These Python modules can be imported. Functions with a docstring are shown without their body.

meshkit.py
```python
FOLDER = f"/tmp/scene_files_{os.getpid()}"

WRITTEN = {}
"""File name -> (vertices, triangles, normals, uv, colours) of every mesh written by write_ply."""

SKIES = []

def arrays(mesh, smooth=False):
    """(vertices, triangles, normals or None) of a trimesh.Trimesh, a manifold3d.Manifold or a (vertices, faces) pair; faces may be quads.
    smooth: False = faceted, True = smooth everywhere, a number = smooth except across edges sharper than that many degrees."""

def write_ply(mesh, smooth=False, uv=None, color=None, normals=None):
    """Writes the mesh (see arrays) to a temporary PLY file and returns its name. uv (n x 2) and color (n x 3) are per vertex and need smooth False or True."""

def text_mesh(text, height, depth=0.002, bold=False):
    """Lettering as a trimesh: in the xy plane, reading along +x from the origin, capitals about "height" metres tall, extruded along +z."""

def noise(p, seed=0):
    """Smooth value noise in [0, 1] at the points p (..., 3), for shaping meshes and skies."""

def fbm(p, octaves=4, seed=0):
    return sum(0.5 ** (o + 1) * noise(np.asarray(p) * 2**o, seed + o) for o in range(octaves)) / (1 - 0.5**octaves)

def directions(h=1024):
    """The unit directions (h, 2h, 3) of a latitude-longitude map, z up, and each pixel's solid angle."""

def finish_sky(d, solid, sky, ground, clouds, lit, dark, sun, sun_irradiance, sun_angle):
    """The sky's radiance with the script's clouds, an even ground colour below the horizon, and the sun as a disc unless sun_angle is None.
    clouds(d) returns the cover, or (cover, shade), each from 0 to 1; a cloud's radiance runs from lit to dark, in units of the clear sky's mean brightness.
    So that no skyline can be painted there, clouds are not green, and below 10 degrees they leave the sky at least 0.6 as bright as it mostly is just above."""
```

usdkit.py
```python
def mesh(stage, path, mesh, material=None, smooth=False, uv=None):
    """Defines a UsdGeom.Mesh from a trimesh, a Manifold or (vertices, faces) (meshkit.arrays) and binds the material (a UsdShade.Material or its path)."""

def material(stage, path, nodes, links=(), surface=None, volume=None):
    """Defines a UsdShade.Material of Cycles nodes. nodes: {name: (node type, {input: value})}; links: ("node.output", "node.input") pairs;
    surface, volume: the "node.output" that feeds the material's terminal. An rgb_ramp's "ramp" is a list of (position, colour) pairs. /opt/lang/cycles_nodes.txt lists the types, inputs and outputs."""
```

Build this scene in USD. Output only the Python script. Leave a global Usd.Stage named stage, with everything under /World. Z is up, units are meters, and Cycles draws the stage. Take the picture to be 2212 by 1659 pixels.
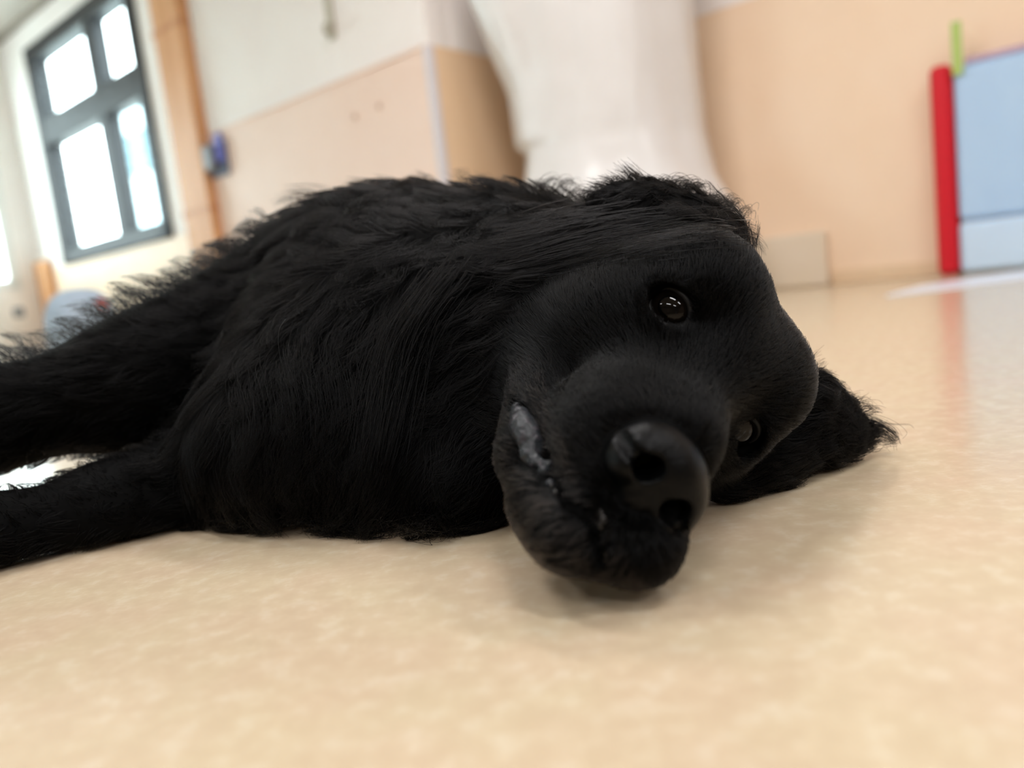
import math, os
import numpy as np
import trimesh
import usdkit
import meshkit
from pxr import Gf, Sdf, Usd, UsdGeom, UsdLux, UsdShade, Vt
from scipy.ndimage import map_coordinates
from scipy.spatial import cKDTree
from scipy.spatial.transform import Rotation as Rot

FUR = os.environ.get("FUR", "1") == "1"
stage = Usd.Stage.CreateInMemory()
UsdGeom.SetStageUpAxis(stage, "Z")
UsdGeom.SetStageMetersPerUnit(stage, 1.0)
UsdGeom.Xform.Define(stage, "/World")
UsdGeom.Scope.Define(stage, "/World/Looks")

# ------------------------------------------------------------------ camera
FPX, PITCH, ROLL, CAM_H = 1700.0, math.radians(7.4), math.radians(6.8), 0.135
c_fw = np.array([0, math.cos(PITCH), -math.sin(PITCH)])
_r0, _u0 = np.array([1.0, 0, 0]), np.array([0, math.sin(PITCH), math.cos(PITCH)])
c_rt = math.cos(ROLL) * _r0 - math.sin(ROLL) * _u0
c_up = math.sin(ROLL) * _r0 + math.cos(ROLL) * _u0
c_at = np.array([0, 0, CAM_H])
cam = UsdGeom.Camera.Define(stage, "/World/camera")
cam.AddTransformOp().Set(Gf.Matrix4d(*c_rt, 0, *c_up, 0, *(-c_fw), 0, *c_at, 1))
cam.CreateHorizontalApertureAttr(36.0)
cam.CreateVerticalApertureAttr(27.0)
cam.CreateFocalLengthAttr(36.0 * FPX / 2212)
cam.CreateFStopAttr(3.8)
cam.CreateFocusDistanceAttr(0.43)
cam.CreateClippingRangeAttr(Gf.Vec2f(0.02, 200))
cam.CreateExposureAttr(1.13)

# ------------------------------------------------------------------ light: an overcast sky through the windows, panel lamps on the ceiling
sky = UsdLux.DomeLight.Define(stage, "/World/overcast_sky")
sky.CreateIntensityAttr(1.7)
sky.CreateColorAttr(Gf.Vec3f(0.86, 0.97, 1.0))
LAMP_POWER = 8.5


def ray(px, py):
    return c_fw + (px - 1106) / FPX * c_rt - (py - 829.5) / FPX * c_up


def at(px, py, d):
    """The point of the world at d metres of depth along the sight line through a pixel of the photograph (a surveying helper)."""
    return c_at + d * ray(px, py)


def floor_at(px, py, z=0.0):
    v = ray(px, py)
    return c_at + (z - CAM_H) / v[2] * v


# ------------------------------------------------------------------ naming helpers
used = {}


def numbered(parent, name):
    k = (parent, name)
    n = used.get(k, 0)
    used[k] = n + 1
    return name if n == 0 else f"{name}_{n:03d}"


def tag(prim, label=None, category=None, group=None, kind=None):
    for k, v in (("label", label), ("category", category), ("group", group), ("kind", kind)):
        if v:
            prim.SetCustomDataByKey(k, v)
    return prim


def thing(name, label=None, category=None, group=None, kind=None, parent="/World", loc=None):
    x = UsdGeom.Xform.Define(stage, f"{parent}/{numbered(parent, name)}")
    if loc is not None:
        x.AddTranslateOp().Set(Gf.Vec3d(*map(float, loc)))
    tag(x.GetPrim(), label, category, group, kind)
    return x


def obj(name, mesh, mat, parent=None, smooth=30, label=None, category=None, group=None, kind=None, base=None):
    root = "/World" if parent is None else str(parent.GetPath())
    if base is not None:
        v, f = (mesh.vertices, mesh.faces)
        mesh = trimesh.Trimesh(np.asarray(v) - base, f, process=False)
    m = usdkit.mesh(stage, f"{root}/{numbered(root, name)}", mesh, mat, smooth=smooth)
    tag(m.GetPrim(), label, category, group, kind)
    return m


def plain(name, color, rough=0.5, spec=0.5, **more):
    return usdkit.material(stage, f"/World/Looks/{name}", {"p": ("principled_bsdf", dict(base_color=color, roughness=rough, specular_ior_level=spec, **more))}, surface="p.BSDF")


def srgb(r, g, b):
    c = np.array([r, g, b]) / 255.0
    return tuple(np.where(c < 0.04045, c / 12.92, ((c + 0.055) / 1.055) ** 2.4))


def mottled(name, c1, c2, scale, rough, spec=0.5, detail=3, bump=0.0, stops=(0.35, 0.65), stretch=(1, 1, 1)):
    nodes = {"g": ("geometry", {}), "m": ("mapping", {"scale": stretch}), "n": ("noise_texture", {"scale": scale, "detail": detail, "roughness": 0.55}),
             "r": ("rgb_ramp", {"ramp": [(0, c1), (stops[0], c1), (stops[1], c2), (1, c2)]}), "p": ("principled_bsdf", {"roughness": rough, "specular_ior_level": spec})}
    links = [("g.position", "m.vector"), ("m.vector", "n.vector"), ("n.fac", "r.fac"), ("r.color", "p.base_color")]
    if bump:
        nodes["b"] = ("bump", {"strength": bump, "distance": 0.002})
        links += [("n.fac", "b.height"), ("b.normal", "p.normal")]
    return usdkit.material(stage, f"/World/Looks/{name}", nodes, links, surface="p.BSDF")


# ------------------------------------------------------------------ materials of the room
floor_nodes = {
    "g": ("geometry", {}),
    "n1": ("noise_texture", {"scale": 85.0, "detail": 3.0, "roughness": 0.6}),
    "n2": ("noise_texture", {"scale": 16.0, "detail": 2.0, "roughness": 0.5}),
    "n3": ("noise_texture", {"scale": 95.0, "detail": 1.0, "roughness": 0.5}),
    "r1": ("rgb_ramp", {"ramp": [(0.0, srgb(191, 169, 138)), (0.40, srgb(197, 176, 146)), (0.54, srgb(204, 185, 155)), (0.66, srgb(213, 199, 174)), (1.0, srgb(215, 200, 176))]}),
    "r2": ("rgb_ramp", {"ramp": [(0.0, srgb(208, 181, 161)), (0.42, srgb(202, 182, 159)), (0.6, srgb(202, 188, 161)), (1.0, srgb(204, 190, 163))]}),
    "mx": ("mix_color", {"fac": 0.4}),
    "p": ("principled_bsdf", {"roughness": 0.2, "specular_ior_level": 0.45}),
}
M_floor = usdkit.material(stage, "/World/Looks/vinyl_floor", floor_nodes, [("g.position", "n1.vector"), ("g.position", "n2.vector"), ("n1.fac", "r1.fac"), ("n2.fac", "r2.fac"), ("r1.color", "mx.a"), ("r2.color", "mx.b"), ("mx.result", "p.base_color")], surface="p.BSDF")
M_white = mottled("white_paint", srgb(248, 241, 238), srgb(250, 245, 242), 3, 0.6, 0.3)
M_ceiling = mottled("ceiling_board", srgb(196, 189, 182), srgb(202, 195, 188), 4, 0.8, 0.2)
M_peach = mottled("peach_wainscot", srgb(244, 217, 201), srgb(246, 221, 206), 4, 0.45, 0.4)
M_tan = mottled("tan_wainscot", srgb(246, 218, 189), srgb(248, 222, 195), 4, 0.45, 0.4)
M_alcove = mottled("alcove_wainscot", srgb(244, 210, 172), srgb(246, 214, 178), 4, 0.45, 0.4)
M_post = mottled("wood_post", srgb(216, 156, 108), srgb(230, 176, 130), 3, 0.5, 0.4, stretch=(6, 6, 0.6))
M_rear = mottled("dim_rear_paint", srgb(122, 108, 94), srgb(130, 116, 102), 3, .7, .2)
M_trim = plain("pale_trim", srgb(222, 216, 220), 0.4)
M_frame = plain("dark_window_frame", srgb(52, 52, 55), 0.5, .3)
M_wframe = plain("white_window_frame", srgb(232, 232, 230), 0.4)
M_glass = usdkit.material(stage, "/World/Looks/window_glass", {"t": ("transparent_bsdf", {"color": (0.93, 0.98, 0.98)}), "gl": ("glossy_bsdf", {"color": (1, 1, 1), "roughness": 0.02}), "m": ("mix_closure", {"fac": 0.06})},
                          [("t.BSDF", "m.closure1"), ("gl.BSDF", "m.closure2")], surface="m.closure")
M_sheet = mottled("white_cloth", srgb(226, 223, 221), srgb(231, 229, 228), 5, 0.3, 0.5)
M_red = plain("red_edge", srgb(214, 10, 36), 0.4)
M_blue = mottled("pale_blue_vinyl", srgb(182, 213, 246), srgb(188, 218, 248), 6, 0.4)
M_blue2 = mottled("paler_blue_vinyl", srgb(206, 230, 255), srgb(210, 233, 255), 6, 0.4)
M_lilac = plain("lilac_edge", srgb(196, 168, 190), 0.5)
M_green = plain("green_tape", srgb(178, 202, 112), 0.5)
M_cream = mottled("cream_board", srgb(228, 213, 190), srgb(232, 218, 198), 5, 0.5)
M_offwhite = plain("off_white_plastic", srgb(236, 234, 228), 0.35)
M_grey = plain("grey_plastic", srgb(118, 120, 126), 0.4)
M_greyblue = plain("grey_blue_plastic", srgb(104, 116, 140), 0.4)
M_violet = plain("blue_violet_plastic", srgb(92, 96, 190), 0.4)
M_bluecushion = mottled("grey_blue_fabric", srgb(168, 186, 204), srgb(176, 194, 212), 20, 0.8)
M_redspot = plain("dull_red_plastic", srgb(180, 70, 60), 0.5)
M_screw = plain("brown_screw_cap", srgb(196, 160, 136), 0.5)
M_lamp = plain("lamp_housing", srgb(240, 240, 240), 0.4)
M_pave = mottled("outdoor_paving", srgb(200, 200, 195), srgb(214, 214, 210), 2, 0.8)
M_bwall = mottled("pale_render", srgb(170, 188, 194), srgb(176, 193, 199), 2, 0.9, .05)
M_bband = plain("pale_cyan_panel", srgb(44, 92, 104), 0.7, .02)

# ------------------------------------------------------------------ the room. Its own axes: b runs to the far right, a to the far left
TURN = math.radians(49)
dA, dB = np.array([-math.sin(TURN), math.cos(TURN), 0]), np.array([math.cos(TURN), math.sin(TURN), 0])
ROOM = np.eye(4)
ROOM[:3, 0], ROOM[:3, 1] = dB, dA


def room_point(a, b, z):
    return a * dA + b * dB + np.array([0, 0, z])


def bevelled(size, r=0.004):
    s = np.asarray(size, float)
    r = min(r, s.min() * 0.3)
    pts = []
    for k in range(3):
        e = s / 2 - r
        e[k] = s[k] / 2
        pts += [[x * e[0], y * e[1], z * e[2]] for x in (-1, 1) for y in (-1, 1) for z in (-1, 1)]
    return trimesh.convex.convex_hull(np.array(pts))


def slab(a0, a1, b0, b1, z0, z1, r=0.004):
    m = bevelled([abs(b1 - b0), abs(a1 - a0), z1 - z0], r)
    m.apply_translation([(b0 + b1) / 2, (a0 + a1) / 2, (z0 + z1) / 2])
    m.apply_transform(ROOM)
    return m


WA, WR, AX, AC, AE, BB, ZC, HW = 2.04, 2.70, 1.97, 5.75, -3.6, -2.6, 2.03, 0.967
join = trimesh.util.concatenate
fl = obj("floor", join([slab(AE - .12, AC + .12, BB - .12, WA + .12, -0.1, 0.0, .001), slab(AE - .12, AX + .12, WA + .12, WR + .12, -0.1, 0.0, .001)]), M_floor, kind="structure", label="glossy beige mottled vinyl floor")
obj("ceiling", join([slab(AE - .12, AC + .12, BB - .12, WA + .12, ZC, ZC + .1, .001), slab(AE - .12, AX + .12, WA + .12, WR + .12, ZC, ZC + .1, .001)]), M_ceiling, kind="structure", label="grey white ceiling")

# the long left wall: peach wainscot below, white above, the dark window in it
w = thing("wall_left", kind="structure", label="long wall with peach wainscot, white upper half and the dark framed window")
W1, W0, WS, WT = 5.34, 3.93, 0.565, 1.86
obj("upper_wall", join([slab(AX, W0, WA, WA + .12, HW, ZC), slab(W0, W1, WA, WA + .12, WT, ZC), slab(W1, AC, WA, WA + .12, .56, ZC), slab(3.72, W0, WA, WA + .12, .56, HW)]), M_white, w)
obj("wainscot", slab(AX, 3.72, WA - .006, WA + .12, 0, HW), M_peach, w)
obj("lower_panel", slab(3.72, AC, WA - .004, WA + .12, 0, .56), M_tan, w)
for q in ((770, 252), (822, 230)):
    p = at(*q, 3.0)
    v = ray(*q)
    t = WA / (v @ dB)
    p = c_at + t * v
    s = trimesh.creation.icosphere(2, 0.012)
    s.apply_scale([1, 1, 1])
    s.apply_translation(p - dB * 0.004)
    obj("screw_cap", s, M_screw, w)
obj("trim", slab(AX - .012, AX + .022, WA - .014, WA + .02, 0, HW, .006), M_trim, w, label="pale corner strip at the end of the wainscot")
obj("cap_rail", slab(AX, 3.45, WA - .012, WA + .01, HW - .006, HW + .004, .002), M_peach, w)
# alcove side wall and right wall
w2 = thing("wall_alcove", kind="structure", label="short tan alcove wall behind the corner strip")
obj("upper_wall", slab(AX - .006, AX + .12, WA + .12, WR, HW, ZC), M_white, w2)
obj("wainscot", slab(AX - .008, AX + .12, WA + .02, WR, 0, HW), M_alcove, w2)
w3 = thing("wall_right", kind="structure", label="tan wainscot wall on the right with a white upper half")
obj("upper_wall", slab(AE, AX, WR, WR + .12, HW, ZC), M_white, w3)
obj("wainscot", slab(AE, AX, WR - .006, WR + .12, -.02, HW), M_tan, w3)
obj("baseboard_right", slab(AE, .888, WR - .016, WR - .006, 0, .045, .003), mottled("tan_baseboard", srgb(230, 202, 168), srgb(234, 206, 172), 6, .4), kind="structure", label="low tan skirting along the right wall")
# the far left wall with a white framed window, the two walls behind the photographer
w4 = thing("wall_far", kind="structure", label="far left wall with the white framed window")
F0, F1 = 0.55, 1.90
obj("wall_panel", join([slab(AC, AC + .12, F1, WA + .12, 0, ZC), slab(AC, AC + .12, F0, F1, 1.75, ZC), slab(AC, AC + .12, F0, F1, 0, .46), slab(AC, AC + .12, BB, F0, 0, ZC)]), M_white, w4)
w5 = thing("wall_rear", kind="structure", label="tan rear wall with one dark framed window")
obj("wall_panel", join([slab(AE, 3.45, BB - .12, BB, 0, ZC), slab(3.45, 5.05, BB - .12, BB, 0, .75), slab(3.45, 5.05, BB - .12, BB, 1.85, ZC), slab(5.05, AC, BB - .12, BB, 0, ZC)]), M_rear, w5)
w6 = thing("wall_end", kind="structure", label="plain tan end wall")
obj("wall_panel", slab(AE - .12, AE, BB, WR, 0, ZC), M_rear, w6)


def window(name, label, along, lo, hi, plane, z0, z1, mullions, transoms, mat, th=.07, depth=.08, tth=None, sash=None):
    """A window in a wall: along is 'a' or 'b', plane the other coordinate of its middle."""
    x = thing(name, label, None, kind="structure")
    bar = (lambda u0, u1, y0, y1, d: slab(u0, u1, plane - d / 2, plane + d / 2, y0, y1)) if along == "a" else (lambda u0, u1, y0, y1, d: slab(plane - d / 2, plane + d / 2, u0, u1, y0, y1))
    for a_, b_, c_, d_ in ((lo, lo + th, z0, z1), (hi - th, hi, z0, z1), (lo, hi, z0, z0 + th), (lo, hi, z1 - th, z1)):
        obj("frame", bar(a_, b_, c_, d_, depth), mat, x)
    for m in mullions:
        obj("mullion", bar(m - th * .6, m + th * .6, z0 + th, z1 - th, depth * .85), mat, x)
    tt = tth or th
    for t in transoms:
        obj("transom", bar(lo + th, hi - th, t - tt / 2, t + tt / 2, depth * .95), mat, x)
    us, zs = [lo + th, *mullions, hi - th], [z0 + th, *transoms, z1 - th]
    for i in range(len(us) - 1):
        for j in range(len(zs) - 1):
            obj("pane", bar(us[i], us[i + 1], zs[j], zs[j + 1], .006), M_glass, x)
    return x


window("window_1", "dark framed four pane window at the left", "a", W0, W1, WA + .03, WS, WT, [4.47], [1.355], M_frame, .085, .10, .15)
window("window_2", "white framed window at the far left edge", "b", F0, F1, AC + .04, .46, 1.75, [1.62], [], M_wframe, .06, .08)
for k, (x0, x1) in enumerate(((3.45, 5.05),)):
    window(f"window_{k + 3}", None, "a", x0, x1, BB - .06, .75, 1.85, [(x0 + x1) / 2], [], M_frame, .05, .08)
# the wooden post beside the window, and one at the far corner
p1 = thing("trim_1", "orange wooden post between the dark window and the peach wall", kind="structure")
obj("post", slab(3.45, 3.70, WA - .055, WA + .02, 0, ZC, .008), M_post, p1)
for zz, hh in ((1.46, .03), (.62, .03)):
    obj("joint_band", slab(3.446, 3.704, WA - .059, WA, zz, zz + hh, .004), mottled(f"wood_knot_{int(zz * 100)}", srgb(204, 142, 96), srgb(216, 158, 112), 8, .5), p1)
obj("trim_2", slab(AC - .20, AC - .01, WA - .05, WA - .004, 0, .62, .006), M_post, kind="structure", label="short wooden corner post below the far left windows")
obj("trim_3", slab(AX, AC, WA - .03, WA - .0, ZC - .035, ZC, .004), mottled("shadow_trim", srgb(150, 140, 130), srgb(156, 146, 136), 5, .6), kind="structure", label="grey brown moulding along the ceiling")

# outside
obj("outdoor_ground", slab(-14, 22, 2.9, 26, -.35, -.25, .001), M_pave, kind="structure", label="pale paving outside the window")
bl = thing("building", "pale rendered building seen through the dark window", "building", loc=None)
obj("wall", slab(9.0, 12.75, 6.0, 10, -.25, 3.9), M_bwall, bl)
obj("facade_panel", slab(9.02, 12.7, 5.93, 6.02, 2.45, 3.05), M_bband, bl)
obj("outdoor_ground", slab(AC + .3, 22, -14, 2.8, -.35, -.25, .001), M_pave, kind="structure", label="pale paving outside the far left window")

# ------------------------------------------------------------------ ceiling lamps
lamp_words = ["straight above the dog's head", "above the floor right of the dog's ear", "behind the photographer on the left", "behind the photographer on the right", "above the right end of the blue mat", "in the rear right corner", "close to the right wall above the red edge", "close to the right wall at its far end", "before the alcove and the white cloth"]
lamp_places = [(1.2, -.1), (-.6, -.1), (1.2, -1.5), (-.6, -1.5), (-2.2, -.1), (-2.2, -1.5), (-.8, 1.4), (-2.4, 1.4), (1.0, 1.25)]
for k, (a_, b_) in enumerate(lamp_places):
    c = room_point(a_, b_, 0)
    t = thing("ceiling_light", f"slim white ceiling light {lamp_words[k]}", "ceiling light", "ceiling lights")
    h = [slab(a_ - .45, a_ + .45, b_ + s * .09 - .01, b_ + s * .09 + .01, ZC - .045, ZC - .001) for s in (-1, 1)] + [slab(a_ + s * .45 - .01, a_ + s * .45 + .01, b_ - .10, b_ + .10, ZC - .045, ZC - .001) for s in (-1, 1)]
    obj("frame", join(h), M_lamp, t)
    L = UsdLux.RectLight.Define(stage, f"{t.GetPath()}/tube_light")
    L.CreateWidthAttr(.16)
    L.CreateHeightAttr(.86)
    L.CreateIntensityAttr(LAMP_POWER * 1.9)
    L.CreateColorAttr(Gf.Vec3f(0.99, 0.985, 1.0))
    m = Gf.Matrix4d(*dB, 0, *dA, 0, 0, 0, 1, 0, *(c + [0, 0, ZC - .03]), 1)
    L.AddTransformOp().Set(m)


# ------------------------------------------------------------------ things along the walls
def on_b(px, py, b):
    v = ray(px, py)
    return c_at + (b - c_at @ dB) / (v @ dB) * v


def ab(p):
    return p @ dA, p @ dB


# the blue folding panel with a red edge
pan = thing("gym_mat", "pale blue upright panel with red edge leaning along the tan wall", "mat")
z_top = .60
PT = [(.545, .505)]
obj("red_edge", slab(.505, .560, WR - .075, WR - .012, .002, z_top, .012), M_red, pan, label="red end strip")
obj("panel", slab(-1.3, .500, WR - .068, WR - .016, .155, z_top - .012, .01), M_blue, pan)
obj("lower_panel", slab(-1.3, .500, WR - .074, WR - .014, .004, .150, .01), M_blue2, pan, label="paler blue lower half")
obj("lilac_edge", slab(-1.3, .47, WR - .066, WR - .018, z_top - .012, z_top + .004, .003), M_lilac, pan, label="thin lilac top strip")
s0, s1, s2, s3 = floor_at(1915, 641), floor_at(2290, 598), floor_at(2290, 574), floor_at(1990, 620)
strip = trimesh.creation.extrude_polygon(__import__("shapely").Polygon([s0[:2], s1[:2], s2[:2], s3[:2]]), .004)
obj("floor_sheet", strip, plain("pale_sheet", srgb(226, 232, 244), .35), label="white flat strip lying on the floor before the blue panel", category="floor strip")
g0 = on_b(2080, 105, WR)
a0, _ = ab(g0)
obj("tape_strip", slab(a0 - .012, a0 + .014, WR - .080, WR - .0755, .56, .705, .001), M_green, label="short green tape strip above the red edge on the wall", category="tape")
# cream board
obj("cream_board", slab(.892, 1.17, WR - .05, WR - .007, .001, .178, .006), M_cream, label="low cream board standing against the tan wall beside the white cloth", category="board")
# small grey and blue holder on the wainscot top
ph = on_b(478, 335, WA)
a0, _ = ab(ph)
z0 = ph[2]
hd = thing("wall_holder", "small grey and blue holder on the wall beside the wooden post", "holder")
obj("back_plate", slab(a0 - .07, a0 + .075, WA - .022, WA - .0065, z0 - .095, z0 + .055, .005), M_greyblue, hd)
obj("cup", slab(a0 - .012, a0 + .07, WA - .062, WA - .022, z0 - .07, z0 + .05, .012), M_grey, hd)
obj("clip", slab(a0 - .07, a0 - .014, WA - .040, WA - .022, z0 - .04, z0 + .085, .006), M_violet, hd, label="blue violet clip")
ph = on_b(715, 35, WA)
a0, _ = ab(ph)
z0 = ph[2]
sw = thing("wall_hook", "small grey beige hook high on the white wall", "hook")
obj("plate", slab(a0 - .02, a0 + .02, WA - .012, WA - .001, z0 - .085, z0 + .11, .004), plain("beige_plastic", srgb(196, 192, 176), .4), sw)
obj("peg", slab(a0 - .014, a0 + .014, WA - .04, WA - .012, z0 - .07, z0 - .03, .006), plain("beige_peg", srgb(178, 174, 158), .4), sw)
# low cabinet at far left with a grey knob, cushion
v = ray(25, 640)
lc = thing("low_cabinet", "white low cabinet under the far left window at the photo's edge", "cabinet")
obj("body", slab(AC - .32, AC - .005, .15, 1.62, .002, .42, .008), M_offwhite, lc)
kp = c_at + (AC - .32) / (ray(25, 604) @ dA) * ray(25, 604)
_, kb = ab(kp)
obj("knob", slab(AC - .345, AC - .32, kb - .03, kb + .03, .27, .33, .01), M_grey, lc)
cp = np.array([-1.165, 2.205, 0])
cu = trimesh.creation.icosphere(3, 1.0)
cv = np.array(cu.vertices)
cv = np.sign(cv) * np.abs(cv) ** 0.75 * [.085, .10, .127]
cu.vertices = cv
cu.apply_transform(trimesh.transformations.rotation_matrix(TURN, [0, 0, 1]))
cu.apply_translation([cp[0], cp[1], .129])
ct = thing("floor_cushion", "grey blue rounded cushion on the floor beyond the dog's leg", "cushion")
obj("cover", cu, M_bluecushion, ct, smooth=True)
rp = cp + c_rt * .075
kn = trimesh.creation.icosphere(2, .022)
kn.apply_translation([rp[0], rp[1] - .03, .20])
obj("button", kn, M_redspot, ct, smooth=True, label="dull red button on its side")

# the white cloth draped over a tall stand in the alcove corner
sc_ = np.array([*at(1338, 420, 2.72)[:2], 0])
nz, na = 90, 140
zz = np.linspace(0.0, 1.30, nz)
ang = np.linspace(0, 2 * np.pi, na, endpoint=False)
Z, A = np.meshgrid(zz, ang, indexing="ij")
to_right = np.array([1.0, 0.0])
base_r = np.interp(zz, [0, .12, .24, .32, .40, .55, .80, 1.0, 1.2, 1.30], [.400, .395, .385, .350, .325, .305, .298, .30, .31, .25])
Rr = base_r[:, None] * np.ones_like(A)
fold = meshkit.fbm(np.stack([np.cos(A) * 2.2, np.sin(A) * 2.2, Z * 1.2], -1), 3, 5) - .5
Rr += .05 * fold + (.006 + .010 * np.clip(1 - Z / .6, 0, 1)) * np.sin(A * 9 + 3 * fold + Z * 1.5)
left = np.exp(-((np.angle(np.exp(1j * (A - np.pi))) / .55) ** 2))
Rr += left * np.interp(Z, [0, .50, .555, .58, .75, .9, 1.1, 1.3], [0, 0, .0, .035, .05, .10, .15, .12])
front = np.exp(-((np.angle(np.exp(1j * (A + np.pi / 2))) / .9) ** 2))
Rr += front * .16 * np.exp(-((Z - .24) / .15) ** 2)
cosA, sinA = np.cos(A), np.sin(A) * .8
V = np.stack([sc_[0] + Rr * cosA, sc_[1] + Rr * sinA, Z + .003], -1).reshape(-1, 3)
idx = np.arange(nz * na).reshape(nz, na)
q = np.stack([idx[:-1], np.roll(idx, -1, 1)[:-1], np.roll(idx, -1, 1)[1:], idx[1:]], -1).reshape(-1, 4)
F = np.vstack([q[:, [0, 1, 2]], q[:, [0, 2, 3]]])
topc = len(V)
V = np.vstack([V, [[sc_[0], sc_[1], 1.33]]])
F = np.vstack([F, np.stack([idx[-1], np.roll(idx[-1], -1), np.full(na, topc)], -1)])
obj("draped_cloth", trimesh.Trimesh(V, F, process=False), M_sheet, smooth=True, label="tall white cloth draped over a stand in the alcove corner", category="cloth")

# ================================================================== THE DOG
# signed distance helpers (float32, n x 3 points)
def ell(p, c, r):
    q = (p - np.asarray(c, np.float32)) / np.asarray(r, np.float32)
    k0 = np.sqrt((q * q).sum(-1)) + 1e-6
    k1 = np.sqrt(((q / np.asarray(r, np.float32)) ** 2).sum(-1)) + 1e-6
    return k0 * (k0 - 1) / k1


def cap(p, a, b, ra, rb):
    a, b = np.asarray(a, np.float32), np.asarray(b, np.float32)
    ba = b - a
    t = np.clip(((p - a) @ ba) / (ba @ ba), 0, 1)
    d = p - a - t[:, None] * ba
    return np.sqrt((d * d).sum(-1)) - (ra + (rb - ra) * t).astype(np.float32)


def smin(a, b, k):
    h = np.maximum(k - np.abs(a - b), 0) / k
    return np.minimum(a, b) - h * h * k * 0.25


def smax(a, b, k):
    return -smin(-a, -b, k)


def union(ds, k):
    out = ds[0]
    for d in ds[1:]:
        out = smin(out, d, k)
    return out


def oell(p, c, r, R):
    """An ellipsoid whose axes are the rows of R."""
    return ell((p - np.asarray(c, np.float32)) @ np.asarray(R, np.float32).T, (0, 0, 0), r)


# the head's own frame: F forward, U up, R to the dog's right, in metres scaled by HS
HEAD_O = np.array([0.0995, 0.3925, 0.0782])
HEAD_M = np.array([[-0.00782, 0.90469, -0.42599], [-0.99611, -0.04444, -0.07609], [-0.08777, 0.42374, 0.90152]])
HEAD_M = np.linalg.qr(HEAD_M)[0] * np.sign(np.diag(np.linalg.qr(HEAD_M)[1]))
HS = 1.11
AF, AU, AR = HEAD_M.T


def to_head(p):
    return ((p - HEAD_O) @ HEAD_M / HS * 1000).astype(np.float32)  # millimetres


def from_head(q):
    return HEAD_O + (np.asarray(q, float) * HS / 1000) @ HEAD_M.T


EYE_C, EYE_R = np.array([-10.5, -0.5, 30.5]), 12.0
GAZE = np.array([0.88, -0.02, 0.47])
GAZE /= np.linalg.norm(GAZE)


def mir(v, s):
    return np.array([v[0], v[1], v[2] * s])


_side = np.cross([0, 1.0, 0], GAZE)
_side /= np.linalg.norm(_side)
_upv = np.cross(GAZE, _side)
_tilt = math.radians(-12)
EYE_M = np.stack([GAZE, math.cos(_tilt) * _upv + math.sin(_tilt) * _side, -math.sin(_tilt) * _upv + math.cos(_tilt) * _side])


def ramp(x, a, b):
    t = np.clip((x - a) / (b - a), 0, 1)
    return t * t * (3 - 2 * t)


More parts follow.
